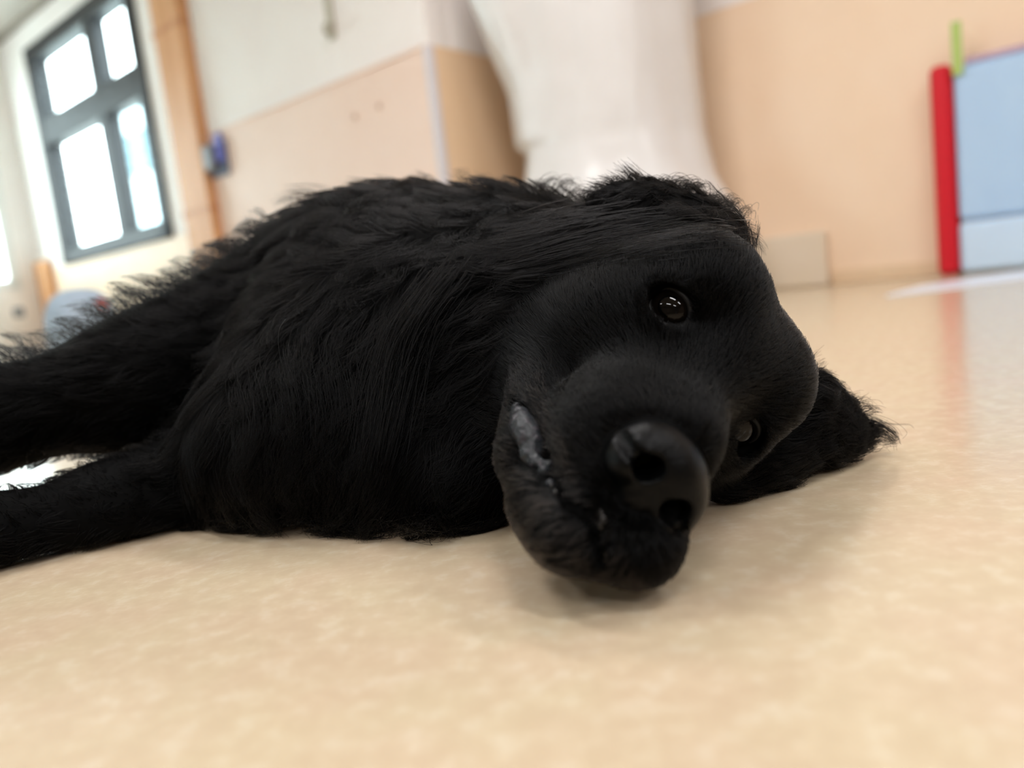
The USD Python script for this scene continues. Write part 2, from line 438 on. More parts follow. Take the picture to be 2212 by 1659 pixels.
def head_sdf(p):
    """In head millimetres."""
    q = p.copy()
    squeeze = 1 + np.where(p[:, 2] < 0, .14, 0) * ramp(p[:, 0], 5, 45)
    q[:, 2] = np.abs(q[:, 2]) * squeeze
    skull = union([ell(q, (-50, 4, 0), (60, 43, 53)), ell(q, (-16, 12, 20), (24, 19, 20)), ell(q, (-42, 22, 26), (40, 27, 27)), ell(q, (-6, 0, 0), (28, 24, 28)), ell(q, (-42, -24, 36), (40, 34, 25)), ell(q, (-30, -8, 30), (34, 22, 22))], 16)
    muzzle = union([cap(q, (0, -22, 0), (58, -38, 0), 24, 17), cap(q, (6, -34, 11), (57, -47, 14), 21, 17), ell(q, (26, -54, 17), (34, 22, 17)), ell(q, (54, -57, 14), (20, 18, 17)), ell(q, (64, -62, 9), (17, 11, 13)), cap(q, (4, -10, 0), (60, -26, 0), 15, 12)], 11)
    jaw = union([cap(q, (-40, -64, 12), (52, -87, 4), 22, 14), cap(q, (-46, -60, 31), (30, -85, 18), 19.5, 15), ell(q, (52, -87, 0), (19, 12.5, 18))], 10)
    d = smin(smin(skull, muzzle, 18), jaw, 4)
    d = smin(d, ell(q, EYE_C + GAZE * 1.0, (15.0, 13.6, 15.0)), 9)
    d = smax(d, -oell(q, EYE_C + GAZE * 13.0, (9, 8.4, 10.6), EYE_M), 2.5)
    d = smax(d, -(np.linalg.norm(q - EYE_C.astype(np.float32), axis=1) - EYE_R + 1.0), 1.5)
    d = smax(d, -ell(q, (30, 10, 27), (22, 20, 10)), 16)
    return d


LIP_PATH = None


def body_parts(p):
    """Distances in metres to head, neck, trunk, legs, ears (skin under the coat)."""
    head = head_sdf(to_head(p)) * HS / 1000
    head = smin(head, union([ell(p, at(1375, 1166, .325), (.019, .022, .0185)), ell(p, at(1250, 1135, .325), (.022, .026, .018))], .012), .012)
    if LIP_PATH is not None:
        groove = union([cap(p, a, b, ra, rb) for (a, ra), (b, rb) in zip(LIP_PATH[:-1], LIP_PATH[1:])], .002)
        head = smax(head, -groove, .004)
    occ = from_head((-86, -6, 0))
    neck = union([cap(p, occ, (0.0, 0.60, 0.108), .066, .095), cap(p, from_head((-60, -48, 0)), (-0.06, 0.56, 0.085), .05, .078)], .05)
    trunk = union([ell(p, (-0.075, 0.80, 0.113), (0.128, 0.27, 0.098)), ell(p, (-0.085, 0.615, 0.095), (0.125, 0.115, 0.088)), ell(p, at(826, 545, .71), (.099, .12, .051)), ell(p, at(765, 935, .535), (.112, .08, .070)), ell(p, at(1000, 1010, .487), (.06, .06, .042)), ell(p, (-0.06, 1.06, 0.10), (0.10, 0.20, 0.09)), ell(p, (-0.05, 1.23, 0.10), (0.11, 0.14, 0.095))], .05)
    legu = union([cap(p, at(660, 660, .68), at(330, 825, .60), .070, .050), cap(p, at(330, 825, .60), at(-40, 912, .56), .048, .031), cap(p, at(-40, 912, .56), at(-300, 970, .54), .031, .030), ell(p, at(-360, 1005, .53), (.05, .032, .03))], .03)
    legl = union([cap(p, at(520, 1040, .57), at(250, 1112, .525), .055, .032), cap(p, at(250, 1112, .525), at(-30, 1168, .485), .030, .022), cap(p, at(-30, 1168, .485), at(-300, 1212, .465), .022, .022), ell(p, at(-360, 1225, .46), (.05, .032, .022))], .03)
    hind = union([cap(p, (-.06, 1.22, .14), (-.27, 1.10, .10), .085, .055), cap(p, (-.27, 1.10, .10), (-.33, 1.30, .075), .045, .028), cap(p, (-.33, 1.30, .075), (-.52, 1.22, .06), .025, .022), ell(p, (-.56, 1.20, .05), (.05, .03, .025)), cap(p, (-.06, 1.22, .07), (-.25, 1.12, .055), .07, .045), cap(p, (-.25, 1.12, .05), (-.33, 1.24, .035), .042, .027), cap(p, (-.33, 1.24, .03), (-.5, 1.14, .026), .025, .02), ell(p, (-.54, 1.12, .027), (.05, .03, .024))], .03)
    tail = union([cap(p, (-.02, 1.35, .09), (.06, 1.50, .045), .032, .024), cap(p, (.06, 1.50, .045), (.02, 1.68, .03), .024, .014)], .02)
    # upper ear: rooted at the side of the skull, its flap folded back over the neck; lower ear lies on the floor
    e0, e1, e2 = at(1560, 520, .475), at(1390, 492, .50), at(1210, 525, .505)
    earu = union([cap(p, e0, e1, .014, .020), cap(p, e1, e2, .020, .015), cap(p, at(1500, 490, .49), at(1340, 462, .505), .012, .010)], .02)
    f0, f1, f2 = at(1690, 905, .47), at(1795, 940, .49), at(1865, 941, .50)
    earl = union([cap(p, f0, f1, .020, .012), cap(p, f1, f2, .012, .004), cap(p, at(1640, 990, .455), at(1770, 965, .475), .014, .009), cap(p, at(1556, 1052, .437), at(1650, 1000, .455), .010, .013), cap(p, at(1740, 850, .475), at(1800, 895, .49), .012, .007)], .014)
    return head, neck, trunk, legu, legl, hind, tail, earu, earl


def body_sdf(p):
    p = np.asarray(p, np.float32)
    head, neck, trunk, legu, legl, hind, tail, earu, earl = body_parts(p)
    d = smin(trunk, hind, .03)
    d = smin(d, smin(legu, legl, .005), .02)
    d = smin(d, tail, .02)
    d = smin(d, neck, .03)
    d = smin(d, smin(head, earl, .010), .02)
    d = smin(d, earu, .010)
    return smax(d, .003 - p[:, 2], .008)


def grad(fn, p, e=.0008):
    p = np.asarray(p, np.float32)
    out = np.empty((len(p), 3), np.float32)
    for k in range(3):
        s = np.zeros(3, np.float32)
        s[k] = e
        out[:, k] = (fn(p + s) - fn(p - s)) / (2 * e)
    return out / (np.linalg.norm(out, axis=1, keepdims=True) + 1e-9)


def surface_nets(fn, lo, hi, h, block=8, coarse_pad=1.2):
    """A closed smooth mesh of fn = 0: evaluated only in blocks near the surface, one vertex per crossed cell, then pulled onto the surface."""
    lo, hi = np.asarray(lo, float), np.asarray(hi, float)
    nb = np.ceil((hi - lo) / (h * block)).astype(int)
    n = nb * block
    bc = np.stack(np.meshgrid(*[np.arange(k) for k in nb], indexing="ij"), -1).reshape(-1, 3)
    cen = lo + (bc + .5) * block * h
    dc = fn(cen.astype(np.float32))
    sign = np.where(dc < 0, -1, 1).astype(np.float32).reshape(nb)
    vals = np.repeat(np.repeat(np.repeat(sign, block, 0), block, 1), block, 2)
    near = bc[np.abs(dc) < block * h * .87 * coarse_pad + 2 * h]
    off = np.stack(np.meshgrid(*[np.arange(block)] * 3, indexing="ij"), -1).reshape(-1, 3)
    for s in range(0, len(near), 1500):
        g = (near[s:s + 1500, None] * block + off[None]).reshape(-1, 3)
        vals[g[:, 0], g[:, 1], g[:, 2]] = fn((lo + (g + .5) * h).astype(np.float32))
    neg = vals < 0
    acc = np.zeros(n - 1, np.int8)
    for i in (0, 1):
        for j in (0, 1):
            for k in (0, 1):
                acc += neg[i:n[0] - 1 + i, j:n[1] - 1 + j, k:n[2] - 1 + k]
    cells = np.argwhere((acc > 0) & (acc < 8))
    idx = np.full(n - 1, -1, np.int32)
    idx[tuple(cells.T)] = np.arange(len(cells))
    corner = np.array([(i, j, k) for i in (0, 1) for j in (0, 1) for k in (0, 1)])
    cv = np.stack([vals[tuple((cells + c).T)] for c in corner], 1)
    ps, ws = np.zeros((len(cells), 3)), np.zeros(len(cells))
    for a in range(8):
        for b in range(a + 1, 8):
            if np.abs(corner[a] - corner[b]).sum() == 1:
                va, vb = cv[:, a], cv[:, b]
                m = (va < 0) != (vb < 0)
                t = np.where(m, va / np.where(m, va - vb, 1), 0)
                ps += np.where(m[:, None], corner[a] + t[:, None] * (corner[b] - corner[a]), 0)
                ws += m
    v = lo + (cells + .5 + ps / ws[:, None]) * h
    quads = []
    for ax in range(3):
        o1, o2 = [(1, 2), (2, 0), (0, 1)][ax]
        s0 = [slice(None)] * 3
        s1 = [slice(None)] * 3
        s0[ax], s1[ax] = slice(0, -1), slice(1, None)
        a, b = neg[tuple(s0)], neg[tuple(s1)]
        e = np.argwhere(a != b)
        e = e[(e[:, o1] > 0) & (e[:, o2] > 0) & (e[:, o1] < n[o1] - 1) & (e[:, o2] < n[o2] - 1)]
        flip = ~a[tuple(e.T)]
        d1, d2 = np.eye(3, dtype=int)[o1], np.eye(3, dtype=int)[o2]
        qd = np.stack([idx[tuple((e - d1 - d2).T)], idx[tuple((e - d2).T)], idx[tuple(e.T)], idx[tuple((e - d1).T)]], 1)
        qd[flip] = qd[flip][:, ::-1]
        quads.append(qd)
    qd = np.vstack(quads)
    for _ in range(2):
        gr = grad(fn, v, h * .4)
        v = v - gr * np.clip(fn(v.astype(np.float32)), -h, h)[:, None]
    return v, np.vstack([qd[:, [0, 1, 2]], qd[:, [0, 2, 3]]])


dog = thing("dog", "black long-haired dog lying on its side on the beige floor facing the camera", "dog")
M_skin = usdkit.material(stage, "/World/Looks/black_skin", {"g": ("geometry", {}), "n": ("noise_texture", {"scale": 260.0, "detail": 2.0}), "b": ("bump", {"strength": .3, "distance": .0008}), "p": ("principled_bsdf", {"base_color": (.0012, .0012, .0012), "roughness": .6, "specular_ior_level": .04})},
                         [("g.position", "n.vector"), ("n.fac", "b.height"), ("b.normal", "p.normal")], surface="p.BSDF")
M_nose = usdkit.material(stage, "/World/Looks/nose_leather", {"g": ("geometry", {}), "n": ("voronoi_texture", {"scale": 900.0}), "b": ("bump", {"strength": .35, "distance": .0006}), "p": ("principled_bsdf", {"base_color": (.0018, .0020, .0022), "roughness": .29, "specular_ior_level": .11})},
                         [("g.position", "n.vector"), ("n.distance", "b.height"), ("b.normal", "p.normal")], surface="p.BSDF")
M_lip = usdkit.material(stage, "/World/Looks/lip_skin", {"g": ("geometry", {}), "n": ("noise_texture", {"scale": 320.0, "detail": 2.0}), "r": ("rgb_ramp", {"ramp": [(0, (.010, .012, .014)), (.5, (.017, .021, .025)), (.66, (.030, .026, .033)), (1, (.06, .036, .044))]}), "b": ("bump", {"strength": .5, "distance": .001}), "p": ("principled_bsdf", {"roughness": .42, "specular_ior_level": .4})},
                        [("g.position", "n.vector"), ("n.fac", "r.fac"), ("r.color", "p.base_color"), ("n.fac", "b.height"), ("b.normal", "p.normal")], surface="p.BSDF")
M_eye = plain("eye_brown", (.004, .0028, .002), .03, .22, coat_weight=0.0, coat_roughness=.01)
M_pupil = plain("eye_pupil", (.001, .001, .001), .02, .25, coat_weight=0.0, coat_roughness=.01)
M_lid = plain("eyelid_skin", (.006, .006, .006), .5, .25)



def hit(px, py, d0=.2):
    """Where the sight line of a pixel meets the dog's skin."""
    v = ray(px, py)
    d = d0
    for _ in range(90):
        p = c_at + d * v
        s = float(body_sdf(p[None])[0])
        if s < .0003:
            break
        d += s * .8
        if d > 2:
            return None
    return p


# the line of the lips is laid onto the muzzle, then cut in
_lip = [(1104, 868, .002), (1148, 900, .0028), (1176, 960, .003), (1202, 1032, .003), (1236, 1086, .003), (1288, 1118, .0032), (1304, 1165, .0034), (1308, 1222, .0036), (1300, 1262, .0034)]
_pts = [hit(x, y) for x, y, _r in _lip]
LIP_PATH = [(np.asarray(p), r) for p, (_x, _y, r) in zip(_pts, _lip) if p is not None]

LO, HI = (-.62, .25, -.01), (.31, 1.72, .27)
bv, bf = surface_nets(body_sdf, LO, HI, float(os.environ.get("GRID", ".0022")))
body = obj("body", trimesh.Trimesh(bv, bf, process=False), M_skin, dog, smooth=True)


def head_part(name, fn, lo, hi, h, mat, label=None):
    v, f = surface_nets(fn, lo, hi, h)
    return obj(name, trimesh.Trimesh(from_head(v), f, process=False), mat, dog, smooth=True, label=label)


def nose_sdf(p):
    q = p.copy()
    q[:, 2] = np.abs(q[:, 2])
    d = union([ell(q, (73, -39.5, 0), (18.5, 13.2, 18.5)), ell(q, (77, -47, 12.5), (13.5, 12.8, 10.2)), ell(q, (79, -55, 0), (9, 10, 7)), cap(q, (76, -64, 0), (75, -68, 0), 5.5, 4.5)], 6)
    d = smax(d, -smin(ell(q, (88, -45.5, 9.4), (15, 5.6, 4.8)), smin(cap(q, (91, -46, 11), (88.5, -47.5, 18), 3.0, 2.7), cap(q, (88.5, -47.5, 18), (80, -48.5, 23), 2.7, 2.2), 2), 3), 2.0)
    d = smax(d, -cap(q, (94, -47, 0), (84, -69, 0), 1.5, 1.6), 2.5)
    return d


head_part("nose", nose_sdf, (50, -76, -26), (98, -22, 26), .7, M_nose, label="black leathery nose with two comma shaped nostrils")
for s in (1, -1):
    e = thing("eye", None, parent=str(dog.GetPath()))
    sp = trimesh.creation.icosphere(5, EYE_R)
    c = mir(EYE_C, s)
    V = np.array(sp.vertices)
    obj("eyeball", trimesh.Trimesh(from_head(V + c), sp.faces[:, ::1] , process=False), M_eye, e, smooth=True)
    g = mir(GAZE, s)
    keep = (V @ g / EYE_R)[sp.faces].min(1) > math.cos(math.radians(26))
    pv = trimesh.Trimesh(from_head(V * 1.004 + c), sp.faces[keep], process=False)
    pv.remove_unreferenced_vertices()
    obj("pupil", pv, M_pupil, e, smooth=True)
    ts, us = np.linspace(0, 2 * np.pi, 64, endpoint=False), np.linspace(0, 2 * np.pi, 12, endpoint=False)
    ring = []
    for t in ts:
        ah, av = 10.6, 8.3
        o = EYE_M[2] * math.cos(t) * ah + EYE_M[1] * math.sin(t) * av
        dd = GAZE * math.sqrt(max(12.6 ** 2 - o @ o, 1)) + o
        n_ = dd / np.linalg.norm(dd)
        out = o / np.linalg.norm(o)
        out = out - n_ * (out @ n_)
        out /= np.linalg.norm(out)
        ring.append([mir(EYE_C + dd + 1.5 * (math.cos(u) * n_ + 1.25 * math.sin(u) * out), s) for u in us])
    ring = np.array(ring)
    ii = np.arange(64 * 12).reshape(64, 12)
    qd = np.stack([ii, np.roll(ii, -1, 0), np.roll(np.roll(ii, -1, 0), -1, 1), np.roll(ii, -1, 1)], -1).reshape(-1, 4)
    obj("eyelid", (from_head(ring.reshape(-1, 3)), qd), M_lid, e, smooth=True)

# bare skin of the lips, in the corner of the mouth
_sk = [(1117, 882, 3.0), (1122, 897, 4.6), (1127, 914, 5.6), (1133, 931, 5.6), (1141, 947, 4.4), (1152, 962, 3.0), (1140, 985, 3.0), (1160, 1000, 3.0), (1176, 1020, 2.6), (1190, 1046, 2.2), (1196, 1004, 2.0), (1170, 975, 2.0)]
_sp = [(hit(x, y), r * .001) for x, y, r in _sk]


def lip_sdf(p):
    p = np.asarray(p, np.float32)
    d = union([ell(p, c + .0004 * c_fw, (r, r, r)) for c, r in _sp], .006)
    return d + (.0006 * (meshkit.noise(p * 420.0, 3) - .5) + .0004 * (meshkit.noise(p * 900.0, 4) - .5)).astype(np.float32)


_c = np.array([c for c, _r in _sp])
lv, lf = surface_nets(lip_sdf, _c.min(0) - .012, _c.max(0) + .012, .0008)
obj("lip", trimesh.Trimesh(lv, lf, process=False), M_lip, dog, smooth=True, label="bare grey and pink lip skin in the corner of the mouth")
M_spot = plain("pale_lip_spot", (.03, .029, .028), .3, .6)
for x, y, r in ((1299, 1112, 1.5), (1303, 1126, 2.0), (1297, 1136, 1.4), (1309, 1196, 1.2), (1312, 1212, 1.3), (1391, 1052, 1.6), (1396, 1060, 1.4), (1200, 1066, 1.3), (1192, 1052, 1.2)):
    h_ = hit(x, y)
    if h_ is None:
        continue
    m = trimesh.creation.icosphere(2, r * .001)
    m.apply_scale([.8, .7, 1.3])
    m.apply_translation(h_ + np.array([0, .0003, 0]))
    obj("wet_spot", m, M_spot, dog, smooth=True)

# ------------------------------------------------------------------ the coat
rng = np.random.default_rng(11)


def hair_material(name, color, rough=.32, ior=1.16):
    return usdkit.material(stage, f"/World/Looks/{name}", {"h": ("principled_hair_bsdf", {"model": "Chiang", "parametrization": "Direct coloring", "color": color, "roughness": rough, "radial_roughness": .45, "coat": 0.0, "ior": ior})}, surface="h.BSDF")


M_hair = hair_material("black_hair", (.0016, .0015, .0015), .27)
M_face = hair_material("black_face_hair", (.0016, .0016, .0017), .26, 1.2)


def curves(name, P, widths, mat, label=None):
    """P: strands x points x 3; widths: strands x points."""
    n, k = P.shape[:2]
    c = UsdGeom.BasisCurves.Define(stage, f"{dog.GetPath()}/{numbered(str(dog.GetPath()), name)}")
    c.CreateTypeAttr("cubic")
    c.CreateBasisAttr("catmullRom")
    c.CreateWrapAttr("pinned")
    c.CreateCurveVertexCountsAttr(Vt.IntArray.FromNumpy(np.full(n, k, np.int32)))
    c.CreatePointsAttr(Vt.Vec3fArray.FromNumpy(P.reshape(-1, 3).astype(np.float32)))
    c.CreateWidthsAttr(Vt.FloatArray.FromNumpy(widths.reshape(-1).astype(np.float32)))
    c.SetWidthsInterpolation("vertex")
    UsdShade.MaterialBindingAPI.Apply(c.GetPrim()).Bind(mat)
    tag(c.GetPrim(), label, kind="stuff")


def unit(v):
    return v / (np.linalg.norm(v, axis=-1, keepdims=True) + 1e-9)


if FUR:
    # a coarse grid of the distance, so that strands can be kept outside the skin
    GH = .007
    gl = np.array(LO) - .06
    gn = np.ceil((np.array(HI) + .06 - gl) / GH).astype(int)
    gp = np.stack(np.meshgrid(*[gl[k] + GH * np.arange(gn[k]) for k in range(3)], indexing="ij"), -1).reshape(-1, 3).astype(np.float32)
    G = np.concatenate([body_sdf(gp[i:i + 200000]) for i in range(0, len(gp), 200000)]).reshape(gn)
    GG = np.stack(np.gradient(G, GH), 0)

    def gs(p):
        return map_coordinates(G, ((p - gl) / GH).T, order=1, mode="nearest")

    def gn_(p):
        c = ((p - gl) / GH).T
        return unit(np.stack([map_coordinates(GG[k], c, order=1, mode="nearest") for k in range(3)], -1))

    tri = bv[bf]
    area = np.linalg.norm(np.cross(tri[:, 1] - tri[:, 0], tri[:, 2] - tri[:, 0]), axis=1) / 2
    fc = tri.mean(1)
    parts = np.stack(body_parts(fc.astype(np.float32)), 1)
    region = parts.argmin(1)      # 0 head 1 neck 2 trunk 3 upper foreleg 4 lower foreleg 5 hind legs 6 tail 7 upper ear 8 lower ear
    fnrm = unit(np.cross(tri[:, 1] - tri[:, 0], tri[:, 2] - tri[:, 0]))
    facing = (fnrm * unit(c_at - fc)).sum(1)
    seen = np.where(facing > -.35, 1.0, .12) * np.where(fc[:, 2] < .006, .3, 1)

    def scatter(weight, n):
        w = area * weight
        pick = rng.choice(len(w), n, p=w / w.sum())
        r1, r2 = np.sqrt(rng.random(n)), rng.random(n)
        b = np.stack([1 - r1, r1 * (1 - r2), r1 * r2], 1)
        return (tri[pick] * b[..., None]).sum(1), pick

    def grow(p, flow, length, K, lift, lift_end=None, wave=0.0, wavelen=.03, clump=None, clump_n=50, droop=0.0, jitter=.15, stay=.0012):
        """Strands that leave the skin, follow the flow over it and stay outside it."""
        n = len(p)
        N = gn_(p)
        length = length * (.72 + .5 * rng.random(n))
        flow = unit(flow + jitter * rng.normal(size=(n, 3)))
        P = np.empty((n, K, 3))
        P[:, 0] = p
        lift_end = lift if lift_end is None else lift_end
        cur = p.copy()
        for k in range(1, K):
            t = k / (K - 1)
            Nk = gn_(cur)
            tang = unit(flow - Nk * (flow * Nk).sum(1, keepdims=True) + 1e-6)
            L = (lift * (1 - t) + lift_end * t)
            L = L[:, None] if np.ndim(L) else L
            d = unit(tang + L * Nk + np.array([0, 0, -droop * t]))
            cur = cur + d * (length / (K - 1))[:, None]
            s = gs(cur)
            low = stay + .0006 * k
            cur = cur + gn_(cur) * np.maximum(low - s, 0)[:, None]
            cur[:, 2] = np.maximum(cur[:, 2], .0008)
            P[:, k] = cur
        T = np.linspace(0, 1, K)
        if clump:
            m = max(n // clump_n, 1)
            centre = rng.choice(n, m, replace=False)
            _, who = cKDTree(p[centre]).query(p + rng.normal(size=p.shape) * .001)
            c = (clump * (.6 + .8 * rng.random(n)))[:, None, None]
            P = P + (P[centre][who] - P) * np.clip(c * T[None, :, None] ** 1.1, 0, .95)
            if wave:
                ph = (rng.random(m) * 6.28)[who] + .5 * rng.normal(size=n)
                am = (wave * (.4 + .9 * rng.random(m)))[who]
                side = unit(np.cross(flow, N))
                s_ = np.sin(T[None] * (length / wavelen * 6.28)[:, None] + ph[:, None]) - np.sin(ph)[:, None]
                P = P + side[:, None] * (am[:, None] * s_ * T[None])[..., None]
                P[..., 2] = np.maximum(P[..., 2], .0008)
        return P

    def taper(n, K, root, tip, p=1.0):
        T = np.linspace(0, 1, K) ** p
        return (root + (tip - root) * T)[None] * (.75 + .5 * rng.random(n))[:, None]

    # face: short and flat, combed back from the nose
    hm = to_head(fc.astype(np.float32)).astype(float)
    absR = np.abs(hm[:, 2])
    eye_d = np.minimum(*[np.linalg.norm(hm - (mir(EYE_C, s) + mir(GAZE, s) * 11), axis=1) for s in (1, -1)])
    nose_d = nose_sdf(hm.astype(np.float32))
    lip_d = cKDTree(np.concatenate([np.linspace(a[0], b[0], 12) for a, b in zip(LIP_PATH[:-1], LIP_PATH[1:])])).query(fc)[0]
    skin_d = cKDTree(_c).query(fc)[0]
    is_head = region == 0
    wf = is_head * seen * np.where(eye_d < 10.5, 0, 1) * np.where(nose_d < .6, 0, 1) * np.where(lip_d < .0035, .15, 1) * np.where(skin_d < .0045, 0, 1)
    p, f = scatter(wf, 60000)
    q = to_head(p.astype(np.float32)).astype(float)
    Lh = np.interp(q[:, 0], [-95, -60, -25, 10, 50, 90], [.026, .017, .011, .0075, .0045, .0035])
    Lh += .010 * ramp(-q[:, 1], 10, 70) * ramp(-q[:, 0], 0, 50)
    ed = eye_d[f]
    Lh *= np.clip((ed - 9) / 10, .25, 1)
    v = q - np.array([84, -44, 0])
    v[:, 2] += np.sign(q[:, 2]) * 8
    v[:, 1] -= 26 * ramp(-q[:, 0], 20, 70) * ramp(np.abs(q[:, 2]), 15, 40)
    flow = unit(v) @ HEAD_M.T
    flow = unit(flow + .45 * np.stack([meshkit.noise(p * 60, s_) - .5 for s_ in (21, 22, 23)], -1))
    P = grow(p, flow, Lh * 1.25, 4, .36, .16, jitter=.16, stay=.0004, clump=.5, clump_n=9)
    curves("face_fur", P, taper(len(P), 4, .00040, .00008), M_face, label="short smooth black hair of the face")

    # the chin: sparser, browner hair
    wc = is_head * seen * (hm[:, 1] < -66) * (hm[:, 0] > -25) * np.where(lip_d < .004, 0, 1) * np.where(skin_d < .005, 0, 1)
    p, f = scatter(wc, 3800)
    q = to_head(p.astype(np.float32)).astype(float)
    v = q - np.array([84, -44, 0])
    flow = unit(unit(v) @ HEAD_M.T + .6 * np.stack([meshkit.noise(p * 70, s_) - .5 for s_ in (31, 32, 33)], -1))
    P = grow(p, flow, np.full(len(p), .0068), 4, .55, .25, jitter=.2, stay=.0006)
    curves("chin_fur", P, taper(len(P), 4, .00040, .00010), hair_material("brown_black_hair", (.024, .019, .016), .32, 1.24), label="sparse brownish hair of the chin")

    # neck, chest and trunk: long, wavy, in locks
    wn = ((region == 1) | (region == 2)) * seen * np.where(fc[:, 1] > 1.0, .25, 1)
    p, f = scatter(wn, 36000)
    N = gn_(p)
    front = ramp(-N[:, 1], .0, .8)[:, None]
    flow = unit(np.array([-.75, .35, -.15])) * (1 - front) + unit(np.array([-.42, -.1, -.9])) * front
    swirl = np.stack([meshkit.noise(p * 9, s_) - .5 for s_ in (1, 2, 3)], -1)
    flow = unit(flow + 1.5 * swirl + .8 * np.stack([meshkit.noise(p * 24, s_) - .5 for s_ in (11, 12, 13)], -1))
    Ln = np.where(parts[f, 1] < parts[f, 2], .050, .042) * np.interp(p[:, 1], [.4, .7, .9], [1.1, .8, .7])
    top = ramp(N[:, 2], .55, .9)
    P = grow(p, flow, Ln * (1 - .45 * top), 7, .22 + .35 * top, .30 + .1 * top, wave=.0055, wavelen=.032, clump=.8, clump_n=38, droop=.15)
    curves("body_fur", P, taper(len(P), 7, .00040, .00010), M_hair, label="long wavy black coat of neck, chest and flank")

    # legs, with feathering along the back of the upper one
    wl = ((region >= 3) & (region <= 6)) * seen * np.where(fc[:, 1] > .85, .15, 1)
    p, f = scatter(wl, 15000)
    N = gn_(p)
    up = ramp(N[:, 2] + .5 * N[:, 1], .35, .9) * (region[f] == 3)
    flow = unit(np.array([-.92, .0, -.1])[None] + up[:, None] * np.array([.15, .35, .75]))
    Ll = np.where(region[f] == 3, .020, .014) * np.where((region[f] == 3) & (N[:, 2] < -.2), .5, 1) * np.where((region[f] == 4) & (N[:, 2] > .2), .5, 1) + .021 * up * (.5 + meshkit.noise(p * 28, 7))
    P = grow(p, flow, Ll, 6, .25 + .9 * up, .2 + .55 * up, wave=.002, wavelen=.04, clump=.7, clump_n=26)
    curves("leg_fur", P, taper(len(P), 6, .00036, .00008), M_hair, label="feathered black hair of the legs")

    # ears
    we = (region >= 7) * seen
    p, f = scatter(we, 9000)
    upper = (region[f] == 7)[:, None]
    N = gn_(p)
    flow = np.where(upper, np.array([-1.0, .05, -.12]), np.array([.95, .15, -.05]))
    flow = unit(flow + .5 * np.stack([meshkit.noise(p * 20, s_) - .5 for s_ in (4, 5, 6)], -1))
    P = grow(p, flow, np.where(upper[:, 0], .045 - .028 * ramp(N[:, 2], .3, .7), .022), 7, np.where(upper[:, 0], .22, .35), .25, wave=.004, wavelen=.03, clump=.75, clump_n=30)
    curves("ear_fur", P, taper(len(P), 7, .00038, .00009), M_hair, label="long wavy black hair of the ears")

    # single locks and curls that stand out along the outline
    def spline(pts, K):
        pts = np.asarray(pts, float)
        s = np.concatenate([[0], np.cumsum(np.linalg.norm(np.diff(pts, axis=0), axis=1))])
        s /= s[-1]
        from scipy.interpolate import CubicSpline
        cs = CubicSpline(s, pts) if len(pts) > 2 else None
        t = np.linspace(0, 1, K)
        return cs(t) if cs is not None else pts[0] + t[:, None] * (pts[-1] - pts[0])

    locks, lock_w = [], []

    def lock(path, depth=None, n=60, spread=.006, tip=.25, K=9, off=.006, w=.00034, stagger=0.0):
        """A lock of n strands along a path of sight line points; without a depth it lies on the skin."""
        g = []
        for x, y in path:
            h_ = None if depth is not None else hit(x, y)
            g.append(at(x, y, depth) if depth is not None else (h_ - off * ray(x, y) if h_ is not None else None))
        g = [x for x in g if x is not None]
        if len(g) < 2:
            return
        C_ = spline(g, K)
        T = np.linspace(0, 1, K)
        o = rng.normal(size=(n, 1, 3)) * spread
        o2 = rng.normal(size=(n, 1, 3)) * spread * .35
        end = (.72 + .28 * rng.random(n))[:, None]
        beg = (rng.random(n) * stagger)[:, None]
        Tn = beg + T[None] * (end - beg)
        Pn = np.stack([np.stack([np.interp(Tn[i], T, C_[:, k]) for k in range(3)], -1) for i in range(n)])
        Pn = Pn + o * (1 - (1 - tip) * Tn[..., None]) + o2 * np.sin(Tn[..., None] * 5 + o[..., :1] * 900)
        Pn[..., 2] = np.maximum(Pn[..., 2], .001)
        locks.append(Pn)
        lock_w.append(np.broadcast_to((w * (1 - .72 * T))[None], (n, K)) * (.8 + .4 * rng.random(n))[:, None])

    D = .495
    for pth in ([(1450, 460), (1395, 405), (1340, 352)], [(1425, 455), (1370, 405), (1318, 372)], [(1400, 455), (1345, 405), (1296, 386)], [(1370, 455), (1318, 412), (1270, 398)], [(1345, 462), (1290, 425), (1246, 418)], [(1430, 470), (1375, 425), (1320, 395)]):
        lock(pth, D, 110, .0044, .35, w=.0004)
    for pth in ([(1330, 470), (1285, 425), (1262, 432), (1280, 445)], [(1310, 470), (1270, 440), (1262, 415), (1285, 408)]):
        lock(pth, D, 16, .002, .6)
    for pth in ([(1440, 455), (1418, 418), (1436, 396), (1462, 406)], [(1470, 455), (1452, 410), (1476, 398), (1498, 420)], [(1500, 460), (1486, 416), (1508, 402), (1524, 432)], [(1540, 475), (1520, 440), (1542, 428), (1562, 446)], [(1570, 490), (1548, 455), (1570, 440), (1590, 470)], [(1460, 470), (1450, 430), (1470, 415)], [(1515, 475), (1500, 440), (1525, 432)]):
        lock(pth, D, 110, .0038, .5, w=.0004)
    for pth in ([(1580, 500), (1576, 455), (1592, 432), (1610, 452)], [(1585, 505), (1596, 462), (1614, 450), (1616, 480)], [(1585, 512), (1612, 478), (1628, 488)], [(1588, 520), (1622, 500), (1640, 516)], [(1590, 520), (1626, 522), (1652, 548)], [(1586, 530), (1620, 545), (1634, 562)]):
        lock(pth, D - .01, 26, .0026, .5)
